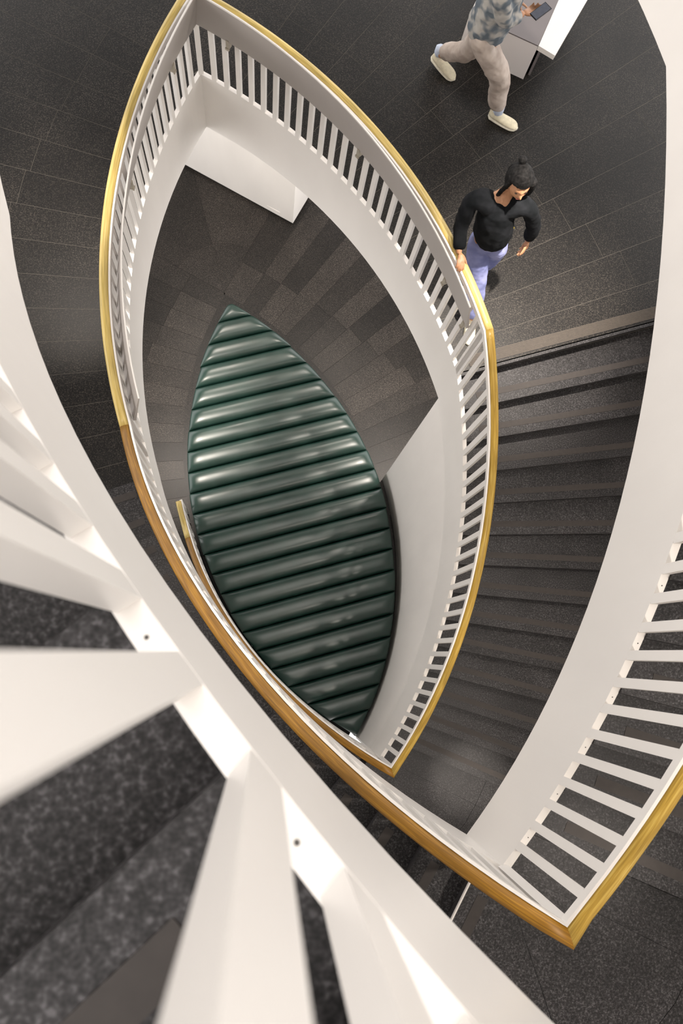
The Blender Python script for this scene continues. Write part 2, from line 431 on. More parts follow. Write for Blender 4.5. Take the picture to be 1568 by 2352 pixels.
# ------------------------------------------------------------------ enclosing walls
def wall(name, label, pts, z0, z1, th=.12, mat=M_WALL, kind='structure'):
    c = np.mean(np.array(pts), 0)
    out = []
    for i, p in enumerate(pts):
        p = np.array(p); a = np.array(pts[max(i-1, 0)]); b_ = np.array(pts[min(i+1, len(pts)-1)]); t_ = (b_-a)/np.linalg.norm(b_-a)
        out.append(p+np.array([t_[1], -t_[0]])*th)
    rings = [[(p[0], p[1], z0), (p[0], p[1], z1), (q[0], q[1], z1), (q[0], q[1], z0)] for p, q in zip(pts, out)]
    o = mesh(name, *sweep(rings), mat); return tag(o, label, 'wall', kind=kind)
wr_ = [SP(k, W+.02, 1) for k in range(13, -1, -1)]
wl_ = [PT(k, W+.02, -1) for k in range(0, 15)]
tipw = [B+(W+.06)*np.array([math.cos(math.radians(a)), math.sin(math.radians(a))]) for a in (-112, -95, -75, -58, -42, -30)]
pts = wl_+tipw+wr_
wall('wall_back', 'white curved wall enclosing the stair flights, behind the landings', [tuple(p) for p in pts], -.3, 11.4)
# wall closing the space under the right flight, level with its stringer
ws = []
zfr = zlin(Z_L, Z_LOW, 1)
rings = []
for k in krange(0, 14, .5):
    p = PT(k, .006, 1); q = PT(k, .033, 1); zt = zfr(k)-FD+.002
    if k == 14: p = PT(kend(.006, 1), .006, 1); q = PT(kend(.033, 1), .033, 1)
    rings.append([(p[0], p[1], -.05), (q[0], q[1], -.05), (q[0], q[1], zt), (p[0], p[1], zt)])
tag(mesh('wall_right', *sweep(rings), M_WALL), 'white curved wall under the right flight running along the bench to its lower tip', 'wall', kind='structure')
e0, e1 = PT(0, .034, 1), PT(0, W, 1); tt_ = np.array([u[0], u[1]])*.05
tag(mesh('wall_end', *prism([e0, e1, e1+tt_, e0+tt_], -.05, Z_L-FD), M_WALL), 'white end wall closing the space below the gallery stairhead', 'wall', kind='structure')
# white lift core on the ground floor
ca, cb, cc_ = np.array(px(430, 385, -.03)), np.array(px(672, 517, -.03)), np.array(px(710, 458, -.03))
a_ = cb-ca; a_ /= np.linalg.norm(a_); b2 = np.array([-a_[1], a_[0]])
cf = [cb-a_*3.2, cb, cb+b2*1.3, cb-a_*3.2+b2*1.3]
core = tag(mesh('wall_front', *prism(cf, 0.02, Z_L-FD), M_WALL), 'tall white wall block on the ground floor beyond the upper tip of the bench', 'wall', kind='structure')
mesh('plinth', *prism([cf[0]+b2*.02, cf[1]+b2*.02-a_*.02, cf[2]-a_*.02, cf[3]], -.05, .02), plain('plinth_black', (.01, .01, .01), .6), core)
s0 = cb-a_*.20-b2*.004
mesh('vent_slot', *prism([s0, s0-a_*.19, s0-a_*.19-b2*.004+b2*.006, s0+b2*.006], .10, .125), M_WHITE, core)

# ------------------------------------------------------------------ railings
bal_cache = {}
def railing(name, label, side, k0, k1, zf, hr, wood_m, parent=None, tips=(None, None), posts=(), pale_until=None, shift=0.0):
    """balusters every half tile, flat white top bar, oak handrail outside it"""
    rl = parent or name
    for i, k in enumerate(krange(k0, k1, .5)):
        if abs(abs(k)-14) < 1e-3 and not (side == 1): continue
        wd = .042
        for pk, pw in posts:
            if abs(pk-k) < .26: wd = pw
        if shift: k = k+shift
        kk = k*.9985
        C, R, tm = RC[side]; th = kk*tm/14
        rad = u*math.sin(th)+side*n*math.cos(th); tan = np.array([rad[1], -rad[0]])
        if abs(abs(k)-14) < 1e-3: rad = np.array(u)*(1 if k > 0 else -1); tan = np.array([rad[1], -rad[0]])
        p = PT(kk, 0.0, side)
        if abs(abs(k)-14) < 1e-3: p = p - rad*.0
        q = [p-tan*wd/2, p+tan*wd/2, p+tan*wd*.42+rad*.030, p-tan*wd*.42+rad*.030]
        z0_ = zf(k)-.006; z1_ = zf(k)+hr(k)-.052
        mesh('baluster', *prism(q, z0_, z1_), M_WHITE, parent)
    def kk_ring(prof, zoff=0):
        rings = []
        ks = krange(k0, k1, .5)
        for i, k in enumerate(ks):
            tip = (i == 0 and tips[0]) or (i == len(ks)-1 and tips[1])
            ring = []
            for d, dz in prof:
                kx = math.copysign(kend(d, side), k) if tip else k
                p = PT(kx, d, side); ring.append((p[0], p[1], zf(k)+hr(k)+dz))
            rings.append(ring)
        return rings
    mesh('top_bar', *sweep(kk_ring([(-.002, -.058), (-.002, -.004), (.011, -.004), (.011, -.058)])), M_WHITE, parent)
    mesh('top_plate', *sweep(kk_ring([(.0112, -.058), (.0112, -.046), (.045, -.046), (.045, -.058)])), M_WHITE, parent)
    prof = [(.0125, -.040), (.0125, -.008), (.020, -.001), (.034, .004), (.050, .004), (.064, -.002), (.073, -.013), (.075, -.026), (.068, -.040), (.050, -.045)]
    segs = [(k0, k1, wood_m)] if pale_until is None else [(k0, pale_until, M_PALE), (pale_until, k1, wood_m)]
    for a, b_, m_ in segs:
        rings = []
        ks = krange(a, b_, .25)
        for i, k in enumerate(ks):
            tip = (abs(k-k0) < 1e-6 and tips[0]) or (abs(k-k1) < 1e-6 and tips[1])
            ring = []
            for d, dz in prof:
                kx = math.copysign(kend(d, side), k) if tip else k
                p = PT(kx, d, side); ring.append((p[0], p[1], zf(k)+hr(k)+dz))
            rings.append(ring)
        o = mesh('handrail', *sweep(rings), m_, parent, smooth=True)
        at = o.data.attributes.new('grain', 'FLOAT_VECTOR', 'POINT'); ln_ = 0.0; idx = 0
        for ri, ring in enumerate(rings):
            if ri: ln_ += (Vector(ring[0])-Vector(rings[ri-1][0])).length
            for (d, dz) in prof:
                at.data[idx].vector = (ln_, d, dz); idx += 1
        for f in o.data.polygons:
            if len(f.vertices) > 4: f.use_smooth = False
HR = lambda k: .89
rg = empty('railing', (-.57, 4.67, Z_L), 'level white gallery railing with pale oak handrail and slanted grey light panels', 'railing')
railing('r', '', 1, -14, 0, zc(Z_L), HR, M_PALE, rg, tips=(True, None), posts=((0, .085),))
railing('r', '', -1, -14, 0, zc(Z_L), HR, M_PALE, rg, tips=(True, None), posts=((-8, .075), (-2.5, .075)))
# slanted light panels on the void side
def light_panel(side, k0, k1):
    rings = []
    for k in krange(k0, k1, .5):
        ring = []
        for d, dz in [(-.102, .175), (-.108, .171), (-.024, -.275), (-.004, -.262)]:
            kx = k
            if abs(k+14) < 1e-6: kx = -kend(d, side)
            p = PT(kx, d, side); ring.append((p[0], p[1], Z_L+.89+dz))
        rings.append(ring)
    pn = mesh('light_panel', *sweep(rings), M_PLATE, rg)
    rings = []
    for k in krange(k0, k1, .5):
        kx = -kend(-.105, side) if abs(k+14) < 1e-6 else k
        rings.append([(*PT(kx, d, side), Z_L+.89+dz) for d, dz in ((-.100, .176), (-.100, .184), (-.110, .184), (-.110, .171))])
    mesh('panel_lip', *sweep(rings), M_WHITE, pn)
    for k in (-12.75, -7.25, -2.25, -.75) if side > 0 else (-12.25, -8.0, -2.6):
        if k > k1: continue
        C, R, tm = RC[side]; th = k*tm/14; rad = u*math.sin(th)+side*n*math.cos(th); tan = np.array([rad[1], -rad[0]])
        p = PT(k, -.035, side)
        v = prism([p-tan*.012, p+tan*.012, p+tan*.012+rad*.045, p-tan*.012+rad*.045], Z_L+.89-.345, Z_L+.89-.25)
        v2 = prism([p-tan*.016-rad*.006, p+tan*.016-rad*.006, p+tan*.016+rad*.006, p-tan*.016+rad*.006], Z_L+.89-.35, Z_L+.89-.33)
        mesh('bracket', *join(v, v2), M_BRACKET, rg)
light_panel(1, -14, -.55); light_panel(-1, -14, -.4)

def stair_rail2(label, side, z0, z1, hr, m_, k0=0.0, pale=None, shift=0.0):
    c = PT(7, 0, side)
    rl = empty('railing', (float(c[0]), float(c[1]), min(z0, z1)), label, 'railing')
    railing('r', '', side, k0, 14, zlin(z0, z1, side), hr, m_, rl, tips=(None, True), pale_until=pale, shift=shift)
    return rl
stair_rail2('white baluster railing with honey oak handrail descending on the right of the bench', 1, Z_L, Z_LOW, lambda k: .89-.14*max(0, k)/14, M_HONEY)
stair_rail2('thin brown oak handrail hugging the left side of the green bench, lowest railing', -1, Z_G, Z_LOW, lambda k: .89-.14*max(0, k)/14, M_BROWN, k0=-1.1, pale=0.84)
stair_rail2('railing with long brown oak handrail climbing from the gallery to the big corner', -1, Z_L, Z_UP, HR, M_BROWN)
stair_rail2('white railing with yellow oak handrail cut by the right edge, above the corner', 1, Z_M, Z_UP, HR, M_HONEY)
stair_rail2('large out of focus white balusters crossing the lower left foreground', -1, Z_M, Z_TOP, HR, M_BROWN, shift=-.18)

# ------------------------------------------------------------------ green bench
BT = np.array([-.482, 4.376]); BB = np.array([1.122, -.982]); BL_ = float(np.linalg.norm(BB-BT)); bu = (BB-BT)/BL_; bn = np.array([-bu[1], bu[0]])
def leather():
    m_, nt, bs = nodes('green_leather')
    g = N(nt, 'ShaderNodeNewGeometry'); n1 = N(nt, 'ShaderNodeTexNoise', i_Scale=5.0, i_Detail=5.0); nt.links.new(g.outputs['Position'], n1.inputs['Vector'])
    n2 = N(nt, 'ShaderNodeTexNoise', i_Scale=160.0, i_Detail=2.0); nt.links.new(g.outputs['Position'], n2.inputs['Vector'])
    mp = N(nt, 'ShaderNodeMapping'); mp.inputs['Scale'].default_value = (26, 5, 5); mp.inputs['Rotation'].default_value = (0, 0, .9); nt.links.new(g.outputs['Position'], mp.inputs[0])
    n3 = N(nt, 'ShaderNodeTexNoise', i_Scale=1.6, i_Detail=2.0); nt.links.new(mp.outputs[0], n3.inputs['Vector'])
    c = ramp(nt, n1.outputs['Fac'], [(.3, (.0060, .027, .020)), (.7, (.0095, .038, .029))])
    sc = ramp(nt, n3.outputs['Fac'], [(.70, (1, 1, 1)), (.76, (.55, .6, .6))])
    nt.links.new(mixc(nt, c, sc, 1.0, 'MULTIPLY'), bs.inputs['Base Color'])
    rr = N(nt, 'ShaderNodeMapRange', i_To_Min=.27, i_To_Max=.42); nt.links.new(n1.outputs['Fac'], rr.inputs[0]); nt.links.new(rr.outputs[0], bs.inputs['Roughness'])
    bp = N(nt, 'ShaderNodeBump', i_Strength=.12, i_Distance=.0015); nt.links.new(n2.outputs['Fac'], bp.inputs['Height']); nt.links.new(bp.outputs[0], bs.inputs['Normal'])
    bs.inputs['Specular IOR Level'].default_value = .8
    return m_
M_LEATHER = leather()
def bench_arc(side, off=0.0, m_=400):
    sag = .207*BL_; R = (BL_**2/4+sag**2)/(2*sag); C = (BT+BB)/2 - side*bn*(R-sag); tm = math.asin(BL_/2/R)
    return [C+(R+off)*(bu*math.sin(t_)+side*bn*math.cos(t_)) for t_ in [(-1+2*i/m_)*tm for i in range(m_+1)]]
sd = np.array([math.cos(math.radians(15.4)), math.sin(math.radians(15.4))]); sn = np.array([-sd[1], sd[0]])
def cross(c, side, off=0.0):
    a = bench_arc(side, off); v = [p@sn-c for p in a]
    for i in range(len(a)-1):
        if v[i]*v[i+1] <= 0: return a[i]+(a[i+1]-a[i])*(v[i]/(v[i]-v[i+1]+1e-12))
    return a[0] if abs(v[0]) < abs(v[-1]) else a[-1]
bench = empty('upholstered_bench', (.3, 1.7, 0), 'large almond shaped green leather bench of ribbed cushions in the stairwell', 'bench')
seams = [float(BT@sn)-.012] + [4.1256-.25557*j for j in range(21)] + [float(BB@sn)+.012]
for j in range(22):
    c0, c1 = seams[j]-.0035, seams[j+1]+.0035
    off = (.010, -.004, .004)[(j//3) % 3]
    nv, nu = 14, 30
    V, Fc = [], []
    zb, zh = .335, .085 if 0 < j < 21 else .06
    for i in range(nv+1):
        tv = -math.cos(math.pi*i/nv)               # denser at the seams
        c = c0+(c1-c0)*(tv+1)/2
        a, b_ = cross(c, -1, off), cross(c, 1, off); ln_ = float(np.linalg.norm(b_-a))
        for q in range(nu+1):
            tu = -math.cos(math.pi*q/nu); p = a+(b_-a)*(tu+1)/2
            e = min(q, nu-q) and min((tu+1)/2, (1-tu)/2)*ln_ or 0
            el = min(1.0, e/.14); er = math.sqrt(max(0, 1-(1-el)**2))
            cr = math.sqrt(max(0, 1-abs(tv)**2.6))
            V.append((p[0], p[1], zb+zh*cr*(.18+.82*er) if 0 < q < nu else zb+zh*cr*.12))
    for i in range(nv):
        for q in range(nu):
            a = i*(nu+1)+q; Fc.append((a, a+1, a+nu+2, a+nu+1))
    # skirt down to the plinth
    loop = [q for q in range(nu+1)] + [i*(nu+1)+nu for i in range(1, nv+1)] + [nv*(nu+1)+q for q in range(nu-1, -1, -1)] + [i*(nu+1) for i in range(nv-1, 0, -1)]
    base = len(V)
    for l_ in loop: V.append((V[l_][0], V[l_][1], .05))
    for i in range(len(loop)):
        k2 = (i+1) % len(loop); Fc.append((loop[i], loop[k2], base+k2, base+i))
    o = mesh('cushion', V, Fc, M_LEATHER, bench, smooth=True)
pl = [p for p in bench_arc(1, -.05, 24)] + [p for p in bench_arc(-1, -.05, 24)][::-1]
mesh('plinth', *prism(pl[1:-1], -.04, .05), plain('plinth_dark', (.012, .012, .012), .7), bench)

# ------------------------------------------------------------------ low display block on the gallery
zt = Z_L-DROP+.42
p1, p2 = np.array(px(1143, 62, zt)), np.array(px(1236, 105, zt))
a_ = (p2-p1)/np.linalg.norm(p2-p1); b2 = np.array([-a_[1], a_[0]])
blk = empty('display_block', (float(p2[0]), float(p2[1]), Z_L-DROP), 'low white block with grey top and side shelf, behind the walking man', 'cabinet')
M_GREYTOP = paint('grey_laminate', (.17, .15, .15), .35, .08)
mesh('body', *prism([p1-a_*.25, p2, p2+b2*1.6, p1-a_*.25+b2*1.6], Z_L-DROP+.001, zt-.012), paint('white_laminate', (.80, .76, .74), .3, .02), blk)
mesh('top_panel', *prism([p1-a_*.02, p2-a_*.002, p2+b2*1.6, p1-a_*.02+b2*1.6], zt-.0118, zt), M_GREYTOP, blk)
s1, s2, s3 = np.array(px(1274, 128, zt)), np.array(px(1348, 0, zt)), np.array(px(1281, 0, zt))
dd = (s2-s1)*.9
mesh('side_shelf', *prism([p2+a_*.002, s1, s1+dd*1.6, s3+b2*.6], zt-.05, zt+.001), M_WHITE, blk)
mesh('side_panel', *prism([p2+a_*.02+b2*.06, p2+a_*.04+b2*.06, p2+a_*.04+b2*1.2, p2+a_*.02+b2*1.2], Z_L-DROP+.001, zt-.0505), M_GREYTOP, blk)

# ------------------------------------------------------------------ people
def bake(o):
    dg = bpy.context.evaluated_depsgraph_get(); dg.update()
    me = bpy.data.meshes.new_from_object(o.evaluated_get(dg)); return me
def skin_mesh(chains, sub=2):
    """chains: lists of (x, y, z, r) in metres; chains sharing a point are joined. First point is the root."""
    bm = bmesh.new(); lay = bm.verts.layers.skin.verify(); idx = {}
    def V(p):
        key = tuple(round(c, 4) for c in p[:3])
        if key not in idx:
            v = bm.verts.new(p[:3]); r = p[3]; v[lay].radius = (r, p[4] if len(p) > 4 else r); v[lay].use_root = len(idx) == 0; idx[key] = v
        return idx[key]
    for ch in chains:
        for a, b_ in zip(ch, ch[1:]):
            va, vb = V(a), V(b_)
            if va is not vb and not bm.edges.get((va, vb)): bm.edges.new((va, vb))
    me = bpy.data.meshes.new('t'); bm.to_mesh(me); bm.free()
    o = bpy.data.objects.new('t', me); COL.objects.link(o)
    m_ = o.modifiers.new('s', 'SKIN'); m_.use_smooth_shade = True; m_.branch_smoothing = .4
    ss = o.modifiers.new('b', 'SUBSURF'); ss.levels = sub; ss.render_levels = sub
    r = bake(o); bpy.data.objects.remove(o); return r
def merge(meshes, voxel=.007, smooth=2, disp=None):
    bm = bmesh.new()
    for m_ in meshes: bm.from_mesh(m_)
    me = bpy.data.meshes.new('t'); bm.to_mesh(me); bm.free()
    o = bpy.data.objects.new('t', me); COL.objects.link(o)
    r = o.modifiers.new('r', 'REMESH'); r.mode = 'VOXEL'; r.voxel_size = voxel; r.use_smooth_shade = True
    if smooth: q = o.modifiers.new('q', 'SMOOTH'); q.factor = .5; q.iterations = smooth
    if disp:
        tx = bpy.data.textures.new('folds', 'CLOUDS'); tx.noise_scale = disp[1]; tx.noise_depth = 2
        d = o.modifiers.new('d', 'DISPLACE'); d.texture = tx; d.strength = disp[0]; d.mid_level = .5; d.texture_coords = 'LOCAL'
    out = bake(o); bpy.data.objects.remove(o)
    for p in out.polygons: p.use_smooth = True
    return out
def head_mesh(c, fwd, up, s=1.0):
    """ellipsoid head with brow, nose, lips, chin and ears; c centre, fwd where the face looks"""
    fwd = Vector(fwd).normalized(); up = Vector(up); rt = fwd.cross(up).normalized(); up = rt.cross(fwd).normalized()
    bm = bmesh.new(); bmesh.ops.create_uvsphere(bm, u_segments=64, v_segments=48, radius=1)
    def g(x, y, cx_, cy_, sx, sy): return math.exp(-((x-cx_)/sx)**2-((y-cy_)/sy)**2)
    for v in bm.verts:
        x, y, z = v.co                      # x right, y forward, z up (unit sphere)
        X, Y, Z = x*.075, y*.095, z*.115
        if z < 0: X *= 1-.30*(-z)**1.5; Y += .012*(-z)*(1 if y > 0 else -.4)
        if y > 0:
            Y += .026*g(x, z, 0, -.20, .14, .16)*(1) + .008*g(x, z, 0, .02, .10, .2)
            Y += .007*g(x, z, 0, -.50, .28, .07) - .003*g(x, z, 0, -.44, .3, .025)
            Y -= .008*(g(x, z, .40, .02, .2, .12)+g(x, z, -.40, .02, .2, .12))
            Y += .005*g(x, z, 0, .2, .7, .1) + .008*g(x, z, 0, -.85, .4, .15)
        X += (.016 if x > 0 else -.016)*g(abs(x), 0, 1, 0, .12, 1)*g(y, z, -.08, -.08, .18, .26)
        v.co = Vector(c) + (rt*X+fwd*Y+up*Z)*s
    me = bpy.data.meshes.new('t'); bm.to_mesh(me); bm.free(); return me
def hand_chains(wrist, d, palm_n, side, curl=.35, s=1.0, spread=.5):
    """palm and five fingers; d = pointing direction, palm_n = out of the palm, side = +1 thumb on the (d x palm_n) side"""
    w0 = Vector(wrist); d = Vector(d).normalized(); pn = Vector(palm_n); pn = (pn-d*pn.dot(d)).normalized(); lt = d.cross(pn)*side
    P = lambda f, l, o=0: w0+d*f*s+lt*l*s+pn*o*s
    chains = []; root = P(.0, 0)
    rt = (*root, .024*s, .017*s)
    mid = (*P(.045, .004), .033*s, .016*s)
    chains.append([rt, mid, (*P(.08, .004), .034*s, .014*s)])
    for i, (l, off, ln_) in enumerate(((.028, .078, .072), (.010, .084, .080), (-.009, .080, .074), (-.027, .072, .058))):
        a = 0; p = P(off, l); ch = [(*P(off-.03, l*.8), .0095*s), (*p, .0095*s)]
        dirv = (d+lt*l*spread*4).normalized()
        for j, f in enumerate((.45, .32, .23)):
            a += curl*(1.0+.2*j); dv = dirv*math.cos(a)+pn*math.sin(a); p = p+dv*ln_*f*s; ch.append((*p, (.0088-.0009*j)*s))
        chains.append(ch)
    p = P(.022, .026, .004); ch = [(*P(.01, .012), .014*s), (*p, .013*s)]
    for j, f in enumerate((.032, .028, .024)):
        a = .75-.22*j; dv = (d*math.cos(a)+lt*math.sin(a)+pn*(.35+.2*j*curl)).normalized(); p = p+dv*f*s; ch.append((*p, (.0105-.0012*j)*s))
    chains.append(ch)
    return [skin_mesh([c_], 1) for c_ in chains]
def tubes(chains): return [skin_mesh([c_], 2) for c_ in chains]
def seg(a, b_, ra, rb, m_=2):
    return [(a[0]+(b_[0]-a[0])*i/m_, a[1]+(b_[1]-a[1])*i/m_, a[2]+(b_[2]-a[2])*i/m_, ra+(rb-ra)*i/m_) for i in range(m_+1)]
def add(name, me, mat, parent, label=None):
    me.materials.clear(); o = link(name, me, mat, parent)
    if label: o['label'] = label
    return o
def shoe(ankle, toe_dir, pitch, L=.275, wd=.098, H=.085):
    """low trainer: returns upper and sole, heel under the ankle"""
    f = Vector((toe_dir[0], toe_dir[1], 0)).normalized(); f3 = (f*math.cos(pitch)+Vector((0, 0, -math.sin(pitch)))); rt = Vector((f.y, -f.x, 0)); up = rt.cross(f3)
    out = []
    for kind in (0, 1):
        rings = []
        for i in range(15):
            t_ = i/14; x = (t_-.24)*L
            hw = wd/2*(.62+.38*math.sin(min(1, t_/.7)*math.pi/2))*(math.sqrt(max(0, 1-((t_-.72)/.28)**2)) if t_ > .72 else 1)*(math.sqrt(max(0, 1-((.1-t_)/.1)**2)) if t_ < .1 else 1)
            hw = max(hw, .004); ht = H*(1 if t_ < .3 else 1-.55*(t_-.3)/.7)*(1 if t_ < .9 else .8); 
            if t_ == 1: ht *= .6
            if kind: hw *= 1.07; z0, z1 = 0, .026
            else: z0, z1 = .024, ht
            rg_ = []
            for j in range(12):
                a = 2*math.pi*j/12; cx_, cz = math.cos(a), math.sin(a); e = .6 if kind else .85
                X = hw*math.copysign(abs(cx_)**e, cx_); Z = z0+(z1-z0)*(.5+.5*math.copysign(abs(cz)**e, cz))
                if not kind: X *= 1-.25*max(0, cz)
                p = Vector(ankle)+f3*x+rt*X+up*Z; rg_.append(tuple(p))
            rings.append(rg_)
        out.append(sweep(rings))
    return out
def cloth_mat(name, a, b_, scale=9, rough=.8, third=None, detail=3.0, stops=(.38, .62)):
    m_, nt, bs = nodes(name); g = N(nt, 'ShaderNodeNewGeometry'); n1 = N(nt, 'ShaderNodeTexNoise', i_Scale=scale, i_Detail=detail); nt.links.new(g.outputs['Position'], n1.inputs['Vector'])
    st = [(stops[0], a), (stops[1], b_)] if third is None else [(stops[0], a), ((stops[0]+stops[1])/2, b_), (stops[1], third)]
    nt.links.new(ramp(nt, n1.outputs['Fac'], st), bs.inputs['Base Color']); bs.inputs['Roughness'].default_value = rough
    bs.inputs['Specular IOR Level'].default_value = .12
    n2 = N(nt, 'ShaderNodeTexNoise', i_Scale=420.0); nt.links.new(g.outputs['Position'], n2.inputs['Vector'])
    bp = N(nt, 'ShaderNodeBump', i_Strength=.3, i_Distance=.002); nt.links.new(n2.outputs['Fac'], bp.inputs['Height']); nt.links.new(bp.outputs[0], bs.inputs['Normal'])
    return m_
M_SKIN = plain('skin', (.42, .21, .11), .5)
M_HAIR = cloth_mat('hair_black', (.003, .003, .003), (.009, .0085, .0085), 60, .7)
M_BLACK = cloth_mat('black_knit', (.004, .005, .006), (.009, .010, .012), 12, .9)
M_JEANS = cloth_mat('pale_denim', (.15, .17, .34), (.27, .29, .50), 6, .85)
M_BEIGE = cloth_mat('beige_cotton', (.36, .30, .26), (.50, .43, .38), 7, .85)
M_CAMO = cloth_mat('grey_print', (.11, .13, .15), (.21, .22, .225), 13, .85, third=(.36, .345, .32), detail=1.0, stops=(.42, .60))
M_CREAM = plain('cream_canvas', (.66, .60, .44), .7)
M_SOLE = plain('off_white_sole', (.70, .66, .54), .6)
M_SOCK = plain('pale_blue_sock', (.50, .56, .68), .8)
M_EYE = plain('eye_dark', (.02, .012, .01), .25); M_LIP = plain('lip', (.36, .12, .09), .5)
ZF = Z_L-DROP


# --- the walking man (legs, shirt and the hand with the phone are in view)
man = empty('person', (1.62, 4.62, ZF), 'person in a grey patterned shirt and beige trousers striding with a phone in hand', 'person')
hd = np.array([.88, -.47]); rr = np.array([-.47, -.88])
pel = np.array([1.60, 4.60])
def J(f, r, z): p = pel+hd*f+rr*r; return (p[0], p[1], ZF+z)
fR, fL = (1.885, 4.445), (1.385, 4.905)
hipR, hipL = J(.0, .09, .92), J(0, -.09, .92)
kneeR = (1.80, 4.475, ZF+.50); kneeL = (1.56, 4.70, ZF+.47)
ankR = (fR[0], fR[1], ZF+.09); ankL = (fL[0], fL[1], ZF+.15)
pelv = J(0, 0, .95); chest = J(.03, 0, 1.28); neck = J(.06, 0, 1.50); headc = J(.11, 0, 1.66)
shR, shL = J(.03, .18, 1.43), J(.05, -.18, 1.43)
elR = (1.66, 4.44, ZF+1.13); haR = (1.80, 4.535, ZF+1.12)
elL = J(-.05, -.26, 1.15); haL = J(.10, -.28, .93)
body = [skin_mesh([seg(pelv, chest, .10, .11, 3)+[(*J(.04, 0, 1.40), .10), (*neck, .058), (*J(.085, 0, 1.57), .056)],
                   [(*pelv, .10), (*hipR, .065)]+seg(hipR, kneeR, .070, .060, 3)[1:]+seg(kneeR, ankR, .058, .038, 3)[1:],
                   [(*pelv, .10), (*hipL, .065)]+seg(hipL, kneeL, .070, .060, 3)[1:]+seg(kneeL, ankL, .058, .038, 3)[1:],
                   [(*J(.04, 0, 1.40), .10), (*shR, .055)]+seg(shR, elR, .052, .040, 3)[1:]+seg(elR, haR, .038, .026, 3)[1:],
                   [(*J(.04, 0, 1.40), .10), (*shL, .055)]+seg(shL, elL, .052, .040, 3)[1:]+seg(elL, haL, .038, .026, 3)[1:]]),
        head_mesh(headc, (hd[0], hd[1], -.45), (0, 0, 1))]
body += hand_chains(haR, (.80, .50, -.25), (0, 0, 1), 1, curl=.42)
body += hand_chains(haL, (hd[0]*.3, hd[1]*.3, -1), (.47, .88, 0), 1, curl=.3)
add('body', merge(body, .006, 2), M_SKIN, man)
tr = tubes([[(*J(0, 0, 1.04), .135), (*pelv, .152), (*J(0, 0, .84), .142)],
                [(*pelv, .135), (hipR[0], hipR[1], hipR[2]-.08, .112)]+seg((hipR[0], hipR[1], hipR[2]-.08), kneeR, .112, .092, 3)[1:]+seg(kneeR, (ankR[0]-.02, ankR[1]+.01, ankR[2]+.03), .092, .080, 3)[1:],
                [(*pelv, .135), (hipL[0], hipL[1], hipL[2]-.08, .112)]+seg((hipL[0], hipL[1], hipL[2]-.08), kneeL, .112, .090, 3)[1:]+seg(kneeL, (ankL[0]+.02, ankL[1]-.02, ankL[2]+.05), .090, .076, 3)[1:]])
add('trousers', merge(tr, .009, 2, (.022, .09)), M_BEIGE, man)
sh = tubes([[(*J(.0, 0, .80), .150), (*J(.0, 0, .86), .172), (*J(.01, 0, 1.02), .168), (*chest, .168), (*J(.04, 0, 1.40), .130), (*J(.05, 0, 1.475), .070)],
                [(*J(.04, 0, 1.40), .140, .12), (*shR, .082)]+seg(shR, elR, .080, .068, 3)[1:]+seg(elR, (haR[0]*.82+elR[0]*.18, haR[1]*.82+elR[1]*.18, haR[2]), .066, .052, 2)[1:],
                [(*J(.04, 0, 1.40), .140, .12), (*shL, .082)]+seg(shL, elL, .080, .068, 3)[1:]+seg(elL, (haL[0]*.8+elL[0]*.2, haL[1]*.8+elL[1]*.2, haL[2]*.8+elL[2]*.2), .066, .052, 2)[1:]])
add('shirt', merge(sh, .009, 2, (.030, .10)), M_CAMO, man)
for a_k, d_, pt_ in ((ankR, (.90, -.43), .10), (ankL, (.80, -.58), .30)):
    zz = ZF+.001 if a_k is ankR else ZF+.045
    up_, so_ = shoe((a_k[0], a_k[1], zz), d_, pt_ if a_k is ankL else 0.0)
    o = mesh('shoe', *up_, M_CREAM, man, smooth=True); mesh('sole', *so_, M_SOLE, o, smooth=True)
    add('sock', skin_mesh([seg((a_k[0], a_k[1], a_k[2]-.02), (a_k[0], a_k[1], a_k[2]+.10), .047, .050, 2)], 1), M_SOCK, man)
hair = head_mesh((headc[0]-hd[0]*.012, headc[1]-hd[1]*.012, headc[2]+.018), (hd[0], hd[1], -.1), (0, 0, 1), 1.06)
add('hair', hair, M_HAIR, man)
# phone in his hand
ph = tag(mesh('phone', *prism([(0, 0), (.072, 0), (.072, .15), (0, .15)], 0, .008), plain('phone_black', (.01, .01, .012), .2), bevel=.002), 'dark smartphone with a lit grey screen held by the striding person', 'phone')
ph.location = (haR[0]+.040, haR[1]-.01, haR[2]+.002); ph.rotation_euler = (.1, -.08, math.radians(-52))
scr = mesh('screen', *prism([(.004, .006), (.068, .006), (.068, .144), (.004, .144)], .0082, .0086), plain('screen_grey', (.10, .11, .14), .2), None)
scr.parent = ph

# --- the woman with her hand on the rail
wom = empty('person', (1.60, 2.95, ZF), 'person with black hair, black sweater and pale jeans holding the gallery handrail', 'person')
def Q(x, y, z): a = px(x, y, ZF+z); return (a[0], a[1], ZF+z)
hd = np.array([-.16, -.985]); hd /= np.linalg.norm(hd); rr = np.array([-.985, .16])
pel = np.array([1.585, 2.935])
neckw = Q(1168, 435, 1.33); headw = Q(1192, 418, 1.49)
shRw, shLw = Q(1085, 452, 1.27), Q(1213, 470, 1.27)
ch = tuple((shRw[i]+shLw[i])/2 for i in range(2)); chw = (ch[0], ch[1], ZF+1.20); mc = (ch[0]*.5+pel[0]*.5, ch[1]*.5+pel[1]*.5, ZF+1.02)
pelw = (pel[0], pel[1], ZF+.88)
hRw, hLw = (pel[0]+rr[0]*.08, pel[1]+rr[1]*.08, ZF+.84), (pel[0]-rr[0]*.08, pel[1]-rr[1]*.08, ZF+.84)
kRw = Q(1098, 628, .48); kLw = (1.655, 2.95, ZF+.46)
aRw = (1.625, 2.62, ZF+.085); aLw = (1.70, 3.06, ZF+.16)
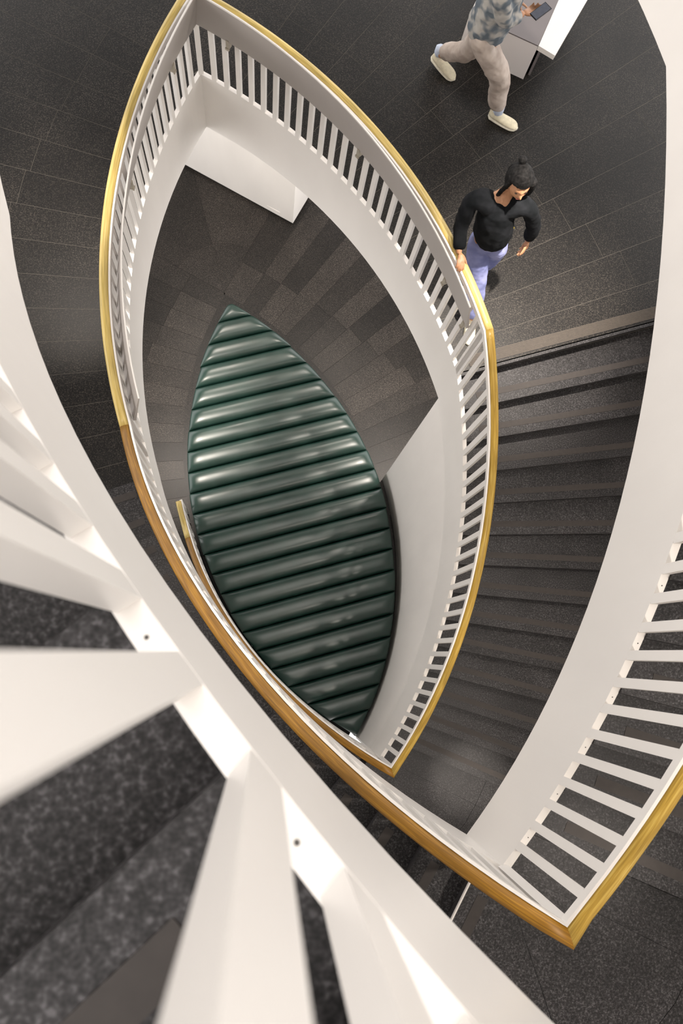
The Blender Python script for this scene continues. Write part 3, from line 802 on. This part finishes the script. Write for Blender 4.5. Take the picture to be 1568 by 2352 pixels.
elRw = Q(1058, 520, 1.02); waRw = Q(1053, 585, .95)
elLw = Q(1226, 520, 1.0); waLw = Q(1210, 556, .78)
body = [skin_mesh([[(*pelw, .088), (*mc, .080), (*chw, .085), (*neckw, .045), (neckw[0]*.5+headw[0]*.5, neckw[1]*.5+headw[1]*.5, neckw[2]*.5+headw[2]*.5, .045)],
                   [(*pelw, .088), (*hRw, .075)]+seg(hRw, kRw, .070, .054, 3)[1:]+seg(kRw, aRw, .052, .034, 3)[1:],
                   [(*pelw, .088), (*hLw, .075)]+seg(hLw, kLw, .070, .054, 3)[1:]+seg(kLw, aLw, .052, .034, 3)[1:],
                   [(*chw, .085), (*shRw, .045)]+seg(shRw, elRw, .044, .034, 3)[1:]+seg(elRw, waRw, .032, .022, 3)[1:],
                   [(*chw, .085), (*shLw, .045)]+seg(shLw, elLw, .044, .034, 3)[1:]+seg(elLw, waLw, .032, .022, 3)[1:]])]
ff = Vector((.10, -.97, -.04)).normalized()
body.append(head_mesh(headw, ff, (0, -.3, 1), .95))
body += hand_chains((waRw[0]+.01, waRw[1], waRw[2]+.02), (.02, -.98, -.10), (-.25, 0, -1), 1, curl=.50, s=.92)
body += hand_chains((waLw[0], waLw[1], waLw[2]), (-.05, -.25, -1), (-1, .1, 0), -1, curl=.28, s=.92)
add('body', merge(body, .0055, 2), M_SKIN, wom)
fr = ff; rt_ = fr.cross(Vector((0, 0, 1))).normalized(); up_ = rt_.cross(fr).normalized(); hc = Vector(headw)
for sgn in (-1, 1):
    bm = bmesh.new(); bmesh.ops.create_uvsphere(bm, u_segments=12, v_segments=8, radius=.011)
    for v in bm.verts: v.co = hc+rt_*(sgn*.030+v.co.x)+up_*(.002+v.co.z*.55)+fr*(.076+v.co.y*.6)
    me = bpy.data.meshes.new('eye'); bm.to_mesh(me); bm.free(); add('eye', me, M_EYE, wom)
bm = bmesh.new(); bmesh.ops.create_uvsphere(bm, u_segments=12, v_segments=8, radius=.02)
for v in bm.verts: v.co = hc+rt_*v.co.x+up_*(-.052+v.co.z*.3)+fr*(.088+v.co.y*.35)
me = bpy.data.meshes.new('mouth'); bm.to_mesh(me); bm.free(); add('mouth', me, M_LIP, wom)
# hair: cap, long falls on both sides, short bun on top
cap = bmesh.new(); bmesh.ops.create_uvsphere(cap, u_segments=40, v_segments=30, radius=1)
kill = []
for v in cap.verts:
    x, y, z = v.co
    if (y > .30 and z < .40) or z < -.62: kill.append(v)
    v.co = hc + rt_*x*.090 + fr*(y*.104-.010) + up_*(z*.124+.010)
bmesh.ops.delete(cap, geom=kill, context='VERTS')
cm = bpy.data.meshes.new('t'); cap.to_mesh(cm); cap.free()
def HP(r, f, u2): p = hc+rt_*r+fr*f+up_*u2; return tuple(p)
falls = [skin_mesh([[(*HP(s_*.062, .02, .06), .030*q_), (*HP(s_*.084, .012, -.03), .028*q_), (*HP(s_*.090, -.002, -.13), .028*q_), (*HP(s_*.085, -.02, -.22), .014)]], 1) for s_, q_ in ((-1, 1.5), (1, .60))]
falls.append(skin_mesh([[(*HP(0, -.07, .05), .055), (*HP(0, -.095, -.05), .060), (*HP(0, -.10, -.16), .045), (*HP(0, -.09, -.24), .02)]], 1))
bun = skin_mesh([[(*HP(0, -.055, .115), .030), (*HP(.01, -.085, .135), .032), (*HP(.0, -.105, .140), .018)]], 2)
solid = bpy.data.objects.new('t', cm); COL.objects.link(solid); sm_ = solid.modifiers.new('s', 'SOLIDIFY'); sm_.thickness = .014; sm_.offset = -1
cm2 = bake(solid); bpy.data.objects.remove(solid)
add('hair', merge([cm2, bun]+falls, .005, 1, (.008, .02)), M_HAIR, wom)
# jeans, sweater
tr = tubes([[(pelw[0], pelw[1], pelw[2]+.10, .110), (*pelw, .132), (pelw[0], pelw[1], pelw[2]-.08, .120)],
                [(pelw[0], pelw[1], pelw[2]-.06, .130, .112), (hRw[0], hRw[1], hRw[2]-.07, .098)]+seg((hRw[0], hRw[1], hRw[2]-.07), kRw, .098, .080, 3)[1:]+seg(kRw, (aRw[0], aRw[1], aRw[2]+.02), .080, .076, 3)[1:],
                [(pelw[0], pelw[1], pelw[2]-.06, .130, .112), (hLw[0], hLw[1], hLw[2]-.07, .098)]+seg((hLw[0], hLw[1], hLw[2]-.07), kLw, .098, .080, 3)[1:]+seg(kLw, (aLw[0], aLw[1], aLw[2]+.03), .080, .076, 3)[1:]])
add('jeans', merge(tr, .009, 2, (.018, .08)), M_JEANS, wom)
sw = tubes([[(pelw[0], pelw[1], pelw[2]-.06, .120), (pelw[0], pelw[1], pelw[2]+.03, .152), (*mc, .150), (*chw, .140), (neckw[0]*.55+chw[0]*.45, neckw[1]*.55+chw[1]*.45, ZF+1.285, .072)],
                [(*chw, .150, .125), (*shRw, .068)]+seg(shRw, elRw, .066, .058, 3)[1:]+seg(elRw, (waRw[0], waRw[1]+.02, waRw[2]+.01), .058, .044, 3)[1:],
                [(*chw, .150, .125), (*shLw, .068)]+seg(shLw, elLw, .066, .058, 3)[1:]+seg(elLw, (waLw[0], waLw[1]+.01, waLw[2]+.02), .058, .044, 3)[1:]])
add('sweater', merge(sw, .009, 2, (.020, .09)), M_BLACK, wom)
for a_k, d_, pt_, zz in ((aRw, (-.1, -1), 0, ZF+.001), (aLw, (-.05, -1), .35, ZF+.05)):
    up2, so_ = shoe((a_k[0], a_k[1], zz), d_, pt_, .245, .088, .08)
    o = mesh('shoe', *up2, M_CREAM, wom, smooth=True); mesh('sole', *so_, M_SOLE, o, smooth=True)
# striped strap at her hip
st0 = Vector(Q(1150, 532, .93)); st1 = Vector(Q(1176, 508, .95)); dv = (st1-st0).normalized(); pv = Vector((dv.y, -dv.x, 0)).normalized()
M_STRAP = plain('strap_black', (.03, .03, .035), .6); M_YEL = plain('strap_yellow', (.65, .50, .08), .6)
o = mesh('strap', *prism([tuple(st0)[:2], tuple(st1)[:2], tuple(st1+pv*.045)[:2], tuple(st0+pv*.045)[:2]], st0.z, st0.z+.012), M_STRAP, wom)
for f_ in (.0, .72):
    a = st0+(st1-st0)*f_; b_ = a+dv*.014
    mesh('yellow_band', *prism([tuple(a)[:2], tuple(b_)[:2], tuple(b_+pv*.046)[:2], tuple(a+pv*.046)[:2]], st0.z-.001, st0.z+.0135), M_YEL, o)
